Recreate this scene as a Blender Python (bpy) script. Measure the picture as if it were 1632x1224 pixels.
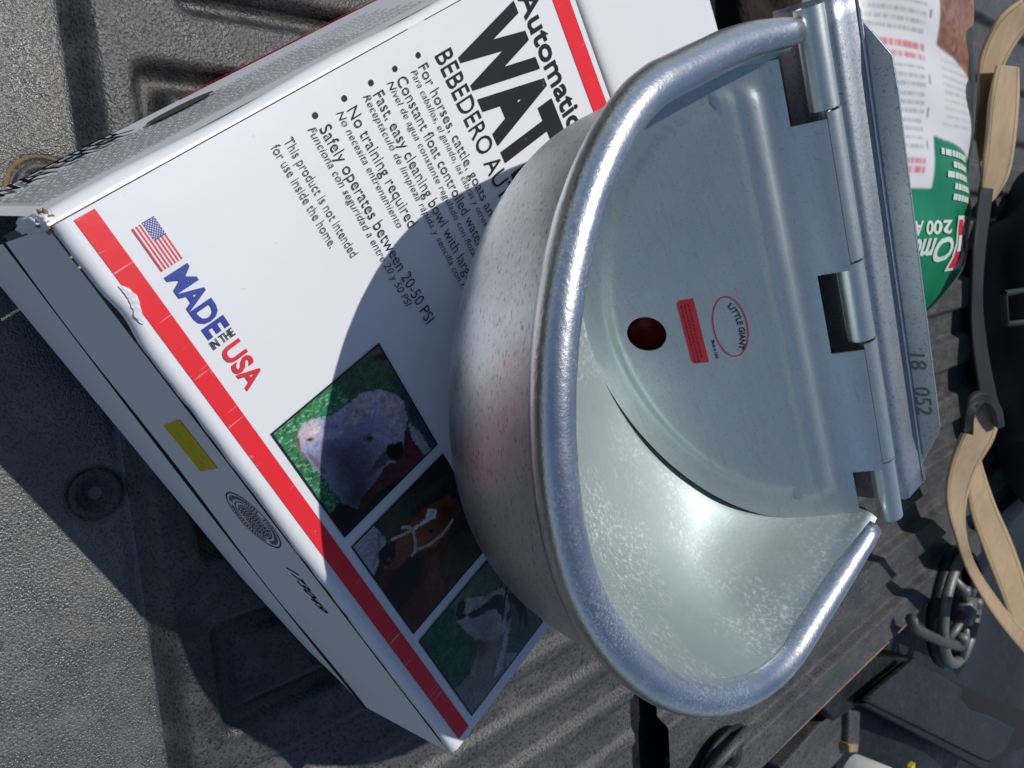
import bpy, bmesh, math, random
import numpy as np
from mathutils import Vector, Matrix, noise
from mathutils.geometry import delaunay_2d_cdt
random.seed(4); rng = np.random.default_rng(4)
scene = bpy.context.scene
for o in list(bpy.data.objects): bpy.data.objects.remove(o)
H = 0.108                                   # height of the carton: its top is z = H, the truck bed is z = 0
# ------------------------------------------------------------------ camera
CAM = Vector((-0.0159, -0.0745, 0.2899 + H))
RX, RY, RZ = Vector((0.4018, 0.5967, 0.6946)), Vector((0.7923, -0.6069, 0.0630)), Vector((0.4591, 0.5250, -0.7166))
cd = bpy.data.cameras.new('camera'); cam = bpy.data.objects.new('camera', cd); scene.collection.objects.link(cam)
cd.sensor_width = 36; cd.lens = 1244.35 / 1632 * 36; cd.clip_start = 0.01; cd.clip_end = 200
m = Matrix((RX, -RY, -RZ)).transposed().to_4x4(); m.translation = CAM
cam.matrix_world = m
cd.dof.use_dof = True; cd.dof.focus_distance = 0.36; cd.dof.aperture_fstop = 24.0
scene.camera = cam
scene.render.resolution_x, scene.render.resolution_y = 1024, 768
# ------------------------------------------------------------------ sky and sun
LD = Vector((0.25, -0.43, -1.0)).normalized()          # direction the sunlight travels
el = math.asin(-LD.z); az = math.atan2(-LD.x, -LD.y)   # from +Y towards +X
w = bpy.data.worlds.new('World'); scene.world = w; w.use_nodes = True
nt = w.node_tree; bg = nt.nodes['Background']
sky = nt.nodes.new('ShaderNodeTexSky'); sky.sky_type = 'NISHITA'; sky.sun_disc = False
sky.sun_elevation = el; sky.sun_rotation = az; sky.altitude = 1200; sky.air_density = 1.0; sky.dust_density = 1.4; sky.ozone_density = 1.6
nt.links.new(sky.outputs[0], bg.inputs[0]); bg.inputs[1].default_value = 0.075
sd = bpy.data.lights.new('sun', 'SUN'); sd.energy = 2.95; sd.angle = math.radians(0.53); sd.color = (1.0, 0.96, 0.90)
sun = bpy.data.objects.new('sun', sd); scene.collection.objects.link(sun)
sun.rotation_euler = LD.to_track_quat('-Z', 'Y').to_euler(); sun.location = (0, 0, 3)
vs = scene.view_settings; vs.view_transform = 'Standard'; vs.look = 'None'; vs.gamma = 1; vs.exposure = 0.0; vs.use_curve_mapping = False
scene.render.engine = 'CYCLES'

# ------------------------------------------------------------------ helpers
COL = scene.collection
def mesh_obj(name, verts, faces, mat=None, parent=None, smooth=False, mw=None):
    me = bpy.data.meshes.new(name); me.from_pydata([tuple(v) for v in verts], [], faces); me.update()
    if mat: me.materials.append(mat)
    if smooth: me.shade_smooth()
    o = bpy.data.objects.new(name, me); COL.objects.link(o)
    if parent: o.parent = parent
    if mw is not None: o.matrix_local = mw
    return o
def empty(name, loc=(0, 0, 0)):
    o = bpy.data.objects.new(name, None); COL.objects.link(o); o.location = loc; o.empty_display_size = .02
    return o
def tag(o, label=None, cat=None, group=None, kind=None):
    if label: o['label'] = label
    if cat: o['category'] = cat
    if group: o['group'] = group
    if kind: o['kind'] = kind
    return o
def solidify(o, t, off=-1.0):
    md = o.modifiers.new('thickness', 'SOLIDIFY'); md.thickness = t; md.offset = off; return o
def bevel(o, wd, seg=2):
    md = o.modifiers.new('bevel', 'BEVEL'); md.width = wd; md.segments = seg; md.limit_method = 'ANGLE'; return o
def grid_faces(nu, nv):
    return [(i*nv+j, (i+1)*nv+j, (i+1)*nv+j+1, i*nv+j+1) for i in range(nu-1) for j in range(nv-1)]
def surf(name, f, us, vs_, mat, parent=None, smooth=True):
    V = [f(u, v) for u in us for v in vs_]
    return mesh_obj(name, V, grid_faces(len(us), len(vs_)), mat, parent, smooth)
def lin(a, b, n): return [a+(b-a)*i/(n-1) for i in range(n)]
def tube(name, path, r, mat, parent=None, seg=16, cap=True, rs=None):
    V, F = [], []; P = [Vector(p) for p in path]; n = len(P)
    up = None
    for i, p in enumerate(P):
        d = (P[min(i+1, n-1)]-P[max(i-1, 0)]).normalized()
        if up is None:
            up = Vector((0, 0, 1)) if abs(d.z) < .9 else Vector((1, 0, 0))
        s = d.cross(up).normalized(); up = s.cross(d).normalized()
        rr = rs[i] if rs else r
        for k in range(seg):
            a = 2*math.pi*k/seg; V.append(p + (s*math.cos(a)+up*math.sin(a))*rr)
    for i in range(n-1):
        for k in range(seg):
            F.append((i*seg+k, (i+1)*seg+k, (i+1)*seg+(k+1) % seg, i*seg+(k+1) % seg))
    if cap: F.append(tuple(range(seg))); F.append(tuple((n-1)*seg+k for k in range(seg))[::-1])
    return mesh_obj(name, V, F, mat, parent, True)
def box(name, c, ax, ay, az_, hx, hy, hz, mat, parent=None, bev=0):
    c, ax, ay, az_ = Vector(c), Vector(ax), Vector(ay), Vector(az_)
    V = [c+ax*(hx*i)+ay*(hy*j)+az_*(hz*k) for i in (-1, 1) for j in (-1, 1) for k in (-1, 1)]
    F = [(0, 1, 3, 2), (4, 6, 7, 5), (0, 4, 5, 1), (2, 3, 7, 6), (0, 2, 6, 4), (1, 5, 7, 3)]
    o = mesh_obj(name, V, F, mat, parent)
    if bev: bevel(o, bev)
    return o
def prism(name, pts, z0, z1, mat, parent=None, f=None):
    n = len(pts); V = [(x, y, z) for z in (z0, z1) for x, y in pts]
    if f: V = [f(*v) for v in V]
    F = [tuple(range(n))[::-1], tuple(range(n, 2*n))] + [(i, (i+1) % n, n+(i+1) % n, n+i) for i in range(n)]
    return mesh_obj(name, V, F, mat, parent)
def inside(P, x, y):                        # points in polygon, numpy
    x = np.asarray(x); y = np.asarray(y); c = np.zeros(x.shape, bool); n = len(P)
    for i in range(n):
        x0, y0 = P[i]; x1, y1 = P[(i+1) % n]
        if y0 == y1: continue
        k = ((y0 > y) != (y1 > y)) & (x < (x1-x0)*(y-y0)/(y1-y0)+x0)
        c ^= k
    return c
def pix(x, y, z):                           # a point at height z (over the bed) on the sight line of a pixel, for laying out
    d = RX*((x-816)/1244.35)+RY*((y-612)/1244.35)+RZ
    return CAM + d*((z-CAM.z)/d.z)

# ------------------------------------------------------------------ materials
def new_mat(name):
    mt = bpy.data.materials.new(name); mt.use_nodes = True; t = mt.node_tree
    return mt, t, t.nodes['Principled BSDF']
def nd(t, typ, **k):
    n = t.nodes.new(typ)
    for a, v in k.items():
        if a in n.inputs: n.inputs[a].default_value = v
        else: setattr(n, a, v)
    return n
def coords(t, scale=(1, 1, 1)):
    c = t.nodes.new('ShaderNodeTexCoord'); mp = t.nodes.new('ShaderNodeMapping'); mp.inputs['Scale'].default_value = scale
    t.links.new(c.outputs['Object'], mp.inputs[0]); return mp.outputs[0]
def tnoise(t, co, scale, detail=4, rough=.6):
    n = nd(t, 'ShaderNodeTexNoise', Scale=scale, Detail=detail, Roughness=rough); t.links.new(co, n.inputs['Vector']); return n.outputs['Fac']
def ramp(t, src, stops):
    r = t.nodes.new('ShaderNodeValToRGB'); e = r.color_ramp.elements
    while len(e) < len(stops): e.new(.5)
    for x, (p, c) in zip(e, stops):
        x.position = p; x.color = (c if isinstance(c, tuple) else (c, c, c)) + (1,)
    t.links.new(src, r.inputs[0]); return r.outputs[0]
def mix(t, fac, a, b, mode='MIX'):
    n = t.nodes.new('ShaderNodeMix'); n.data_type = 'RGBA'; n.blend_type = mode
    for s, v in ((n.inputs[0], fac), (n.inputs[6], a), (n.inputs[7], b)):
        if isinstance(v, bpy.types.NodeSocket): t.links.new(v, s)
        elif isinstance(v, tuple): s.default_value = v+(1,)
        else: s.default_value = v
    return n.outputs[2]
def bump(t, p, h, strength, dist, prev=None):
    b = nd(t, 'ShaderNodeBump', Strength=strength, Distance=dist); t.links.new(h, b.inputs['Height'])
    if prev: t.links.new(prev, b.inputs['Normal'])
    t.links.new(b.outputs[0], p.inputs['Normal']); return b.outputs[0]

def simple(name, col, rough=.5, metal=0, spec=.5, bscale=0, bstr=.2, bdist=.0005, var=0, coat=0):
    mt, t, p = new_mat(name); p.inputs['Base Color'].default_value = col+(1,); p.inputs['Roughness'].default_value = rough
    p.inputs['Metallic'].default_value = metal; p.inputs['Specular IOR Level'].default_value = spec; p.inputs['Coat Weight'].default_value = coat; p.inputs['Coat Roughness'].default_value = .15
    if bscale or var:
        co = coords(t); f = tnoise(t, co, bscale or 60)
        if bscale: bump(t, p, f, bstr, bdist)
        if var:
            f2 = tnoise(t, co, 45, 6)
            t.links.new(ramp(t, f2, [(.3, tuple(c*(1-var) for c in col)), (.7, tuple(min(1, c*(1+var)) for c in col))]), p.inputs['Base Color'])
    return mt
def galv(name, base=(.66, .69, .70), r0=.24, r1=.42, spangle=55, speck=0.0, patina=0.0, grain=.25, brush=None, metal=1.0, sp_=.06, ps=620, streak=0.0):
    mt, t, p = new_mat(name); co = coords(t); p.inputs['Metallic'].default_value = metal
    v = nd(t, 'ShaderNodeTexVoronoi', Scale=spangle); t.links.new(co, v.inputs['Vector'])
    big = tnoise(t, co, 14, 5)
    sp = t.nodes.new('ShaderNodeSeparateColor'); t.links.new(v.outputs['Color'], sp.inputs[0])
    c1 = ramp(t, sp.outputs[0], [(0, tuple(c*(1-sp_) for c in base)), (1, tuple(min(1, c*(1+sp_*.6)) for c in base))])
    c2 = mix(t, ramp(t, big, [(.3, 0.0), (.75, .35)]), c1, tuple(c*.75 for c in base))
    if speck:
        cs = coords(t, brush or (1, 1, 1)); s1 = tnoise(t, cs, 700, 3, .6)
        c2 = mix(t, ramp(t, s1, [(.585, 0.0), (.66, speck)]), c2, (.06, .06, .06))
    if patina:
        f = tnoise(t, co, ps, 4, .75); f2 = tnoise(t, co, 22, 4)
        pt = ramp(t, f, [(.5, 0.0), (.68, 1.0)]); pm = ramp(t, f2, [(.42, 0.0), (.62, patina)])
        mul = nd(t, 'ShaderNodeMath', operation='MULTIPLY'); t.links.new(pt, mul.inputs[0]); t.links.new(pm, mul.inputs[1])
        c2 = mix(t, mul.outputs[0], c2, (.86, .88, .86))
        met = nd(t, 'ShaderNodeMath', operation='MULTIPLY_ADD'); t.links.new(mul.outputs[0], met.inputs[0]); met.inputs[1].default_value = -.6; met.inputs[2].default_value = metal
        t.links.new(met.outputs[0], p.inputs['Metallic'])
    if streak:                              # scuffs: long faint light and dark rubs
        k1 = tnoise(t, coords(t, (3, 40, 40)), 9, 6, .7); k2 = tnoise(t, co, 90, 6, .75)
        c2 = mix(t, ramp(t, k1, [(.50, 0.0), (.72, streak)]), c2, tuple(c*.62 for c in base))
        c2 = mix(t, ramp(t, k2, [(.55, 0.0), (.75, streak*.8)]), c2, tuple(min(1, c*1.25) for c in base))
    t.links.new(c2, p.inputs['Base Color'])
    fine = tnoise(t, co, 420, 3, .7)
    rr = ramp(t, big, [(.25, r0), (.8, r1)]); t.links.new(rr, p.inputs['Roughness'])
    b1 = bump(t, p, fine, grain, .00025)
    bump(t, p, big, .12, .002, b1)
    return mt
def card(name, base=(.80, .80, .82), rough=.32, dirt=.12, scratch=0.0, spec=.35, bmp=1.0):
    mt, t, p = new_mat(name); co = coords(t)
    f = tnoise(t, co, 30, 6); g = tnoise(t, co, 220, 2)
    c = mix(t, ramp(t, f, [(.35, 0.0), (.75, dirt)]), base, tuple(x*.8 for x in base))
    c = mix(t, ramp(t, g, [(.73, 0.0), (.78, .35)]), c, (.45, .43, .40))
    if scratch:
        k = tnoise(t, coords(t, (260, 9, 1)), 3.2, 3, .6); g2 = tnoise(t, co, 40, 2)
        c = mix(t, ramp(t, k, [(.665, 0.0), (.70, scratch)]), c, (.8, .55, .55))
    t.links.new(c, p.inputs['Base Color']); p.inputs['Roughness'].default_value = rough; p.inputs['Specular IOR Level'].default_value = spec
    l = tnoise(t, coords(t), 18, 3); b = bump(t, p, l, .10*bmp, .004); fl = tnoise(t, coords(t, (20, 60, 60)), 6, 3); bump(t, p, fl, .05*bmp, .001, b)
    return mt
def printed(name):
    mt, t, p = new_mat(name); a = t.nodes.new('ShaderNodeVertexColor'); a.layer_name = 'print'
    t.links.new(a.outputs[0], p.inputs['Base Color']); p.inputs['Roughness'].default_value = .35; p.inputs['Specular IOR Level'].default_value = .35; return mt
def liner(name, dark, light, grain=330, gstr=.6, dust=(.20, .185, .165), dmax=.55, rough=.5, spec=.6, pit=.8, streak=0):
    mt, t, p = new_mat(name); co = coords(t)
    big = tnoise(t, co, 9, 8, .65); mid = tnoise(t, co, 60, 5, .6); fine = tnoise(t, co, grain, 2, .5)
    if streak:
        m1 = t.nodes.new('ShaderNodeMapping'); m1.inputs['Rotation'].default_value = (0, 0, math.radians(28.6)); t.links.new(co, m1.inputs[0])
        m2 = t.nodes.new('ShaderNodeMapping'); m2.inputs['Scale'].default_value = (1, .45, 1); t.links.new(m1.outputs[0], m2.inputs[0]); mid = tnoise(t, m2.outputs[0], 75, 6, .65)
    v = nd(t, 'ShaderNodeTexVoronoi', Scale=grain*1.1); t.links.new(co, v.inputs['Vector'])
    c = mix(t, ramp(t, big, [(.3, 0.0), (.7, 1.0)]), dark, light)
    c = mix(t, ramp(t, mid, [(.45, 0.0), (.8, dmax)]), c, dust)
    c = mix(t, ramp(t, fine, [(.34, pit), (.50, 0.0)]), c, tuple(x*.3 for x in dark))
    t.links.new(c, p.inputs['Base Color']); p.inputs['Specular IOR Level'].default_value = spec
    t.links.new(ramp(t, mid, [(.3, rough-.08), (.7, rough+.10)]), p.inputs['Roughness'])
    b = bump(t, p, v.outputs['Distance'], gstr*.7, .0006); bump(t, p, fine, gstr, .0007, b)
    return mt
M = {}
M['lid'] = galv('galvanised_lid', (.65, .72, .71), .30, .44, 90, speck=.2, grain=.16, metal=.80, sp_=.015, streak=.35)
M['bracket'] = galv('galvanised_bracket', (.50, .54, .58), .36, .52, 160, speck=.5, grain=.6, metal=.85)
M['body'] = galv('galvanised_body', (.60, .635, .66), .32, .46, 70, speck=.55, grain=.3, brush=(.45, .45, 1.6), streak=.5)
M['inner'] = galv('galvanised_inner', (.43, .50, .495), .50, .66, 70, patina=.7, grain=.5, metal=.8, sp_=.02, ps=360)
M['rim'] = galv('galvanised_rim', (.66, .69, .72), .28, .42, 120, patina=.75, grain=.8, ps=800, streak=.3)
M['card'] = card('white_card', (.78, .79, .82)); M['card_side'] = card('white_card_side', (.84, .83, .85), .75, .25, spec=.12, bmp=.25)
M['kraft'] = simple('kraft_board', (.23, .15, .085), .9, bscale=500, bstr=.8, bdist=.001, var=.35)
M['red'] = card('red_ink', (.80, .030, .042), .30, .06, scratch=.5)
M['black'] = card('black_ink', (.018, .018, .020), .30, .5); M['grey_ink'] = simple('grey_ink', (.16, .16, .17), .5)
M['matte'] = simple('matte_black_ink', (.015, .015, .017), 1.0, spec=0); M['mattegrey'] = simple('matte_grey_ink', (.10, .10, .11), 1.0, spec=0)
M['blue'] = simple('blue_ink', (.028, .055, .32), .32); M['redtext'] = simple('red_text_ink', (.68, .03, .05), .32); M['flagwhite'] = simple('white_ink', (.8, .8, .82), .35)
M['yellow'] = simple('yellow_label', (.72, .56, .008), .4, var=.1)
M['print'] = printed('photo_print')
M['tail'] = liner('tailgate_plastic', (.020, .021, .024), (.060, .062, .063), 600, .6, (.15, .145, .13), .5, .46, .5)
M['dusty'] = liner('dusty_tailgate_plastic', (.062, .064, .063), (.13, .13, .125), 900, .7, (.20, .19, .17), .6, .40, .9, pit=.8)
M['bed'] = liner('bed_plastic', (.040, .041, .044), (.095, .093, .092), 420, .6, (.155, .142, .128), .6, .5, .5, streak=1)
M['darkplastic'] = liner('black_plastic', (.006, .007, .008), (.016, .017, .019), 200, .25, (.07, .06, .05), .3, .5, .35)
M['void'] = simple('dark_gap', (.006, .006, .007), .9)
M['rust'] = simple('worn_tan_edge', (.30, .20, .13), .8, bscale=200, var=.4)
M['web'] = simple('tan_webbing', (.46, .34, .215), .95, spec=.15, bscale=700, bstr=.6, bdist=.0012, var=.10)
M['webbrown'] = simple('brown_stitching', (.20, .13, .075), .9)
M['fabric'] = simple('black_nylon', (.010, .011, .014), .7, bscale=500, bstr=.5, var=.3)
M['steel'] = simple('dull_steel', (.40, .40, .39), .42, 1.0, bscale=90, bstr=.3, bdist=.001, var=.3)
M['float'] = simple('red_float_plastic', (.28, .006, .008), .35)
M['whiteplastic'] = simple('white_plastic', (.62, .63, .58), .45, var=.08)
M['cloth'] = simple('dark_brown_cloth', (.012, .005, .004), .95, bscale=60, bstr=.8, bdist=.01, var=.6)
M['silver'] = simple('bag_foil', (.7, .7, .78), .45)

# ------------------------------------------------------------------ the setting: tailgate and truck bed (axes a across, b towards the cab)
E1, E2 = Vector((.878, -.478, 0)).normalized(), Vector((.478, .878, 0)).normalized()
def AB(a, b, z): return E1*a + E2*b + Vector((0, 0, z))
def sstep(x, a, b):
    t_ = np.clip((x-a)/(b-a), 0, 1); return t_*t_*(3-2*t_)
def segd(A, B, p, q):
    d = np.array(q)-np.array(p); L = d@d
    t_ = np.clip(((A-p[0])*d[0]+(B-p[1])*d[1])/L, 0, 1)
    return np.hypot(A-p[0]-t_*d[0], B-p[1]-t_*d[1])
na, nb = 470, 250
ga = np.linspace(-.42, .66, na); gb = np.linspace(-.20, .428, nb)
A_, B_ = np.meshgrid(ga, gb, indexing='ij')
Z = -.013 + .013*sstep(B_, .0465, .0585)
Z -= .0012*np.exp(-((B_-.0450)/.0013)**2)
G_ = np.zeros_like(Z)
for p, q in (((-.078, .080), (-.078, .42)), ((-.078, .080), (.160, .080)), ((.160, .080), (.160, .42)), ((.207, .080), (.207, .42)), ((.207, .080), (.257, .080)), ((.257, .080), (.257, .42)), ((-.118, .105), (-.118, .42)), ((-.19, .105), (-.19, .42))):
    G_ = np.maximum(G_, np.exp(-(segd(A_, B_, p, q)/.0060)**4))
Z -= (.012-.006*sstep(A_, .0, .12))*G_
Z -= .007*sstep(A_, .2885, .2925)
for ac, hh in ((.322, .005), (.362, .004), (.40, .005), (.445, .004), (.49, .005), (.53, .004), (.57, .005), (.61, .004)):
    Z += hh*np.exp(-((A_-ac)/.0075)**4)
for ac, bc in ((.119, .033), (-.026, .031)):
    r_ = np.hypot(A_-ac, B_-bc); Z -= .003*(1-sstep(r_, .011, .017))
Z += .0008*np.sin(A_*9+2)*np.sin(B_*13)
V = [AB(a, b, z) for a, b, z in zip(A_.ravel(), B_.ravel(), Z.ravel())]
tail = mesh_obj('tailgate', V, grid_faces(na, nb), M['tail'], None, True); tail.data.materials.append(M['dusty']); tail.data.materials.append(M['bed'])
for f in tail.data.polygons:
    ia, ib = divmod(f.index, nb-1)
    f.material_index = 1 if gb[ib] < .0455 else (2 if ga[ia] > .2885 else 0)
tag(tail, kind='structure', label='open tailgate with pebbled black plastic liner')
for ac, bc, mt_ in ((.119, .033, 'tail'), (-.026, .031, 'bed')):
    c = AB(ac, bc, -.0158)
    ring = [(.0125, 0), (.0125, .0022), (.0105, .003), (.0085, .0022), (.0078, .0008), (.0035, .0008), (.0030, -.0008), (0.0001, -.0008)]
    V = [c+Vector((r*math.cos(k*math.pi/16), r*math.sin(k*math.pi/16), z)) for r, z in ring for k in range(32)]
    F = [(i*32+k, i*32+(k+1) % 32, (i+1)*32+(k+1) % 32, (i+1)*32+k) for i in range(len(ring)-1) for k in range(32)]
    bo = mesh_obj('bolt', V, F, M[mt_], tail, True)
    if mt_ == 'bed':
        tube('washer', [c+Vector((.0155*math.cos(k*math.pi/16), .0155*math.sin(k*math.pi/16), .0012)) for k in range(33)], .0016, M['kraft'], bo, 8, False)
# bed floor with raised ribs running towards the cab
ga = np.linspace(-1.3, .590, 900); gb = np.linspace(.462, 3.2, 40)
A_, B_ = np.meshgrid(ga, gb, indexing='ij')
per = ((A_-.5+5) % .088)/.088
Z = -.004 + .012*(sstep(per, .12, .22)-sstep(per, .66, .76)) + .0012*np.sin(B_*5+A_*11)
Z -= .012*sstep(A_, .578, .590)
V = [AB(a, b, z) for a, b, z in zip(A_.ravel(), B_.ravel(), Z.ravel())]
bed = mesh_obj('bed_floor', V, grid_faces(900, 40), M['bed'], None, True); tag(bed, kind='structure', label='ribbed black plastic floor of the truck bed')
box('bed_sill', AB(.1, .445, -.055), E1, E2, (0, 0, 1), 1.3, .05, .035, M['darkplastic'], bed)
box('bed_edge', AB(.592, 1.83, -.014), E1, E2, (0, 0, 1), .0022, 1.37, .0085, M['rust'], bed)
lower = surf('bed_side', lambda a, b: AB(a, b, -.06+.02*math.sin(a*9)*math.sin(b*6)), lin(.55, 3.0, 40), lin(.2, 3.4, 40), M['darkplastic']); tag(lower, kind='structure', label='dark lower side of the truck bed')

# ------------------------------------------------------------------ the carton
carton = empty('cardboard_box', (.15, .15, 0))
tag(carton, 'white cardboard carton printed with red stripes, text and three animal photos', 'box')
def own(o, root=carton):                    # keep world coordinates when parenting below the root
    o.parent = root
    if root.type == 'EMPTY': o.matrix_parent_inverse = Matrix.Translation(-Vector(root.location))
    return o
L_, W_ = .2915, .300
def wob(u, v): return .0012*math.sin(u*23+1.3)*math.sin(v*19+.4)
own(surf('top_panel', lambda u, v: (u, v, H+.0006*math.sin(u*23)*math.sin(v*17)), lin(0, W_, 40), lin(.005, L_, 40), M['card']))
# rolled lip and side towards the camera (edge A-B)
def lip(u, s):
    a = s*math.pi/2; r = .0040 + .0004*noise.noise(Vector((u*30, 2.0, 0)))+.0003*noise.noise(Vector((u*120, 5.0, s*2)))
    dent = .004*math.exp(-((u-.037)/.007)**2)
    return (u, .0052-r*math.sin(a)+dent*s*.5, H+.0006*math.sin(u*23)*math.sin(.0052*17)+.00012-r*(1-math.cos(a))-dent*.4*s)
own(surf('front_lip', lip, lin(0, W_, 90), lin(0, 1, 8), M['card']))
def slit(u): return -.052-.022*math.sin(min(u/.26, 1)*math.pi*.5)
def fside(u, s):
    z = -.0042 + s*(slit(u)+.0042)
    return (u, .0006-.0034*s-.0005*math.sin(u*40)*s, H+z)
own(surf('front_flap', fside, lin(0, W_, 60), lin(0, 1, 10), M['card_side']))
def fedge(u, s): return (u, -.0028-.0009*s, H+slit(u)+.0008-.0009*s)
M['slitshade'] = simple('cut_edge_slit_shade', (.035, .028, .024), .95, spec=.1, bscale=400, var=.4)  # board edge coloured near black: the shade of the slit is painted in
own(surf('flap_edge', fedge, lin(0, W_, 60), lin(0, 1, 3), M['slitshade']))
def flow(u, s):
    z0 = slit(u); lift = .020*max(0, (u-.262)/.038)**1.5
    z = z0+s*(-.1065-z0+lift); return (u, -.0037-.0002*s+.004*s*max(0, (u-.2)/.1), H+z)
own(surf('front_panel', flow, lin(0, W_, 60), lin(0, 1, 8), M['card_side']))
# left side (edge A-D) with the rolled white lip
def llip(v, s):
    a = s*math.pi/2; r = .0045+.0006*math.sin(v*60)
    return (-.0004-r*math.sin(a), v, H-.0006-r*(1-math.cos(a)))
own(surf('left_lip', llip, lin(.0, L_, 90), lin(0, 1, 8), M['card']))
SA, SB = Vector((-.0046, 0, H-.005)), Vector((-.0160, 0, .001))
SD = (SB-SA).normalized(); SL = (SB-SA).length; SN = Vector((-SD.z*-1, 0, SD.x*-1)); SN = Vector((SD.z, 0, -SD.x)).normalized()
if SN.x > 0: SN = -SN
def lside(v, d, off=0.0): return SA + SD*d + Vector((0, v, 0)) + SN*off
own(surf('left_panel', lside, lin(.0, L_, 50), lin(0, SL, 16), M['card_side']))
own(surf('right_panel', lambda v, s: (W_-.0006, v, H-.001-s*(H-.003)), lin(.003, L_, 20), lin(0, 1, 6), M['card_side']))
own(surf('back_panel', lambda u, s: (u, L_-.001, H-.004-s*(H-.006)), lin(0, W_, 10), lin(0, 1, 4), M['card_side']))
own(surf('bottom_panel', lambda u, v: (u, v, .0022), lin(0, W_, 6), lin(.01, L_-.004, 6), M['card_side']))
def bflap(u, s):
    v = L_+.0012+s*.1135; return (u, v, H-.0028*math.exp(-(s/.03)**2)+.006*s+.0018*math.sin(u*21)*s)
own(solidify(surf('back_flap', bflap, lin(-.004, W_-.006, 30), lin(0, 1, 24), M['card']), .003))
own(surf('red_stripe', lambda u, v: (u, v, H+.0004+.0006*math.sin(u*23)*math.sin(v*17)), lin(.0015, W_-.004, 40), lin(.0076, .0155, 4), M['red']))
own(surf('red_stripe', lambda u, v: (u, v, H+.0004+.0006*math.sin(u*23)*math.sin(v*17)), lin(.0015, W_-.004, 40), lin(.2737, .2868, 4), M['red']))
# crushed, torn corner and torn lip
def lump(name, c, rx, ry, rz, mat, parent, amp=.35, fr=2.2, sub=3, seed=0, rot=0):
    bm = bmesh.new(); bmesh.ops.create_icosphere(bm, subdivisions=sub, radius=1)
    for v in bm.verts:
        n = noise.noise(v.co*fr+Vector((seed*7.1, seed*3.3, seed)))
        v.co *= 1+amp*n
        x, y = v.co.x*rx, v.co.y*ry
        v.co = Vector((c[0]+x*math.cos(rot)-y*math.sin(rot), c[1]+x*math.sin(rot)+y*math.cos(rot), c[2]+v.co.z*rz))
    me = bpy.data.meshes.new(name); bm.to_mesh(me); bm.free(); me.materials.append(mat); me.shade_smooth()
    o = bpy.data.objects.new(name, me); COL.objects.link(o)
    return own(o, parent) if parent else o
lump('torn_corner', (-.0015, .0025, H-.006), .0036, .0036, .0045, M['kraft'], carton, .7, 3.5, 4, 2)
lump('crushed_corner', (-.0028, .0000, H-.016), .0030, .0028, .016, M['card_side'], carton, .5, 2.5, 4, 5)
def tear(s, q):
    u = .026+s*.016; hw = .0015*math.sin(math.pi*s)**.6; v = .0066+.0012*math.sin(s*5)+(q-.5)*2*hw+.0005*noise.noise(Vector((s*9, q, 1)))
    return (u, v, H+.0008+.0012*math.sin(math.pi*s)*q*(1-.4*q)+.0003*noise.noise(Vector((s*12, q*4, 7))))
own(surf('torn_flake', tear, lin(0.02, .98, 40), lin(0, 1, 8), M['card']))

# ---- lettering
def text_mesh(s, bold=0.0, shear=0.0, sx=1.0):
    cu = bpy.data.curves.new('txt', 'FONT'); cu.body = s; cu.offset = bold; cu.shear = shear; cu.resolution_u = 3; cu.fill_mode = 'BOTH'
    o = bpy.data.objects.new('txt', cu); COL.objects.link(o)
    dg = bpy.context.evaluated_depsgraph_get(); dg.update()
    me = o.evaluated_get(dg).to_mesh()
    V = np.array([v.co[:] for v in me.vertices]); F = [tuple(p.vertices) for p in me.polygons]
    o.evaluated_get(dg).to_mesh_clear(); bpy.data.objects.remove(o); bpy.data.curves.remove(cu)
    return V, F
CAP = float(text_mesh('H')[0][:, 1].max())
def lettering(name, s, x0, x1, y0, cap, mat, parent, f, bold=0, shear=0, fit=None):
    """place a line of type with its left end at x0 and right end at x1; fit = the leading part whose right end is x1"""
    V, F = text_mesh(s, bold, shear); xm = V[:, 0].min()
    xr = text_mesh(fit, bold, shear)[0][:, 0].max() if fit else V[:, 0].max()
    X = x0+(V[:, 0]-xm)*(x1-x0)/(xr-xm); Y = y0+V[:, 1]*cap/CAP
    o = mesh_obj(name, [f(a, b) for a, b in zip(X, Y)], F, mat)
    return own(o, parent)
ZT = .0006
def ftop(u, v): return (u, v, H+ZT+.0006*math.sin(u*23)*math.sin(v*17))
K = M['black']
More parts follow.
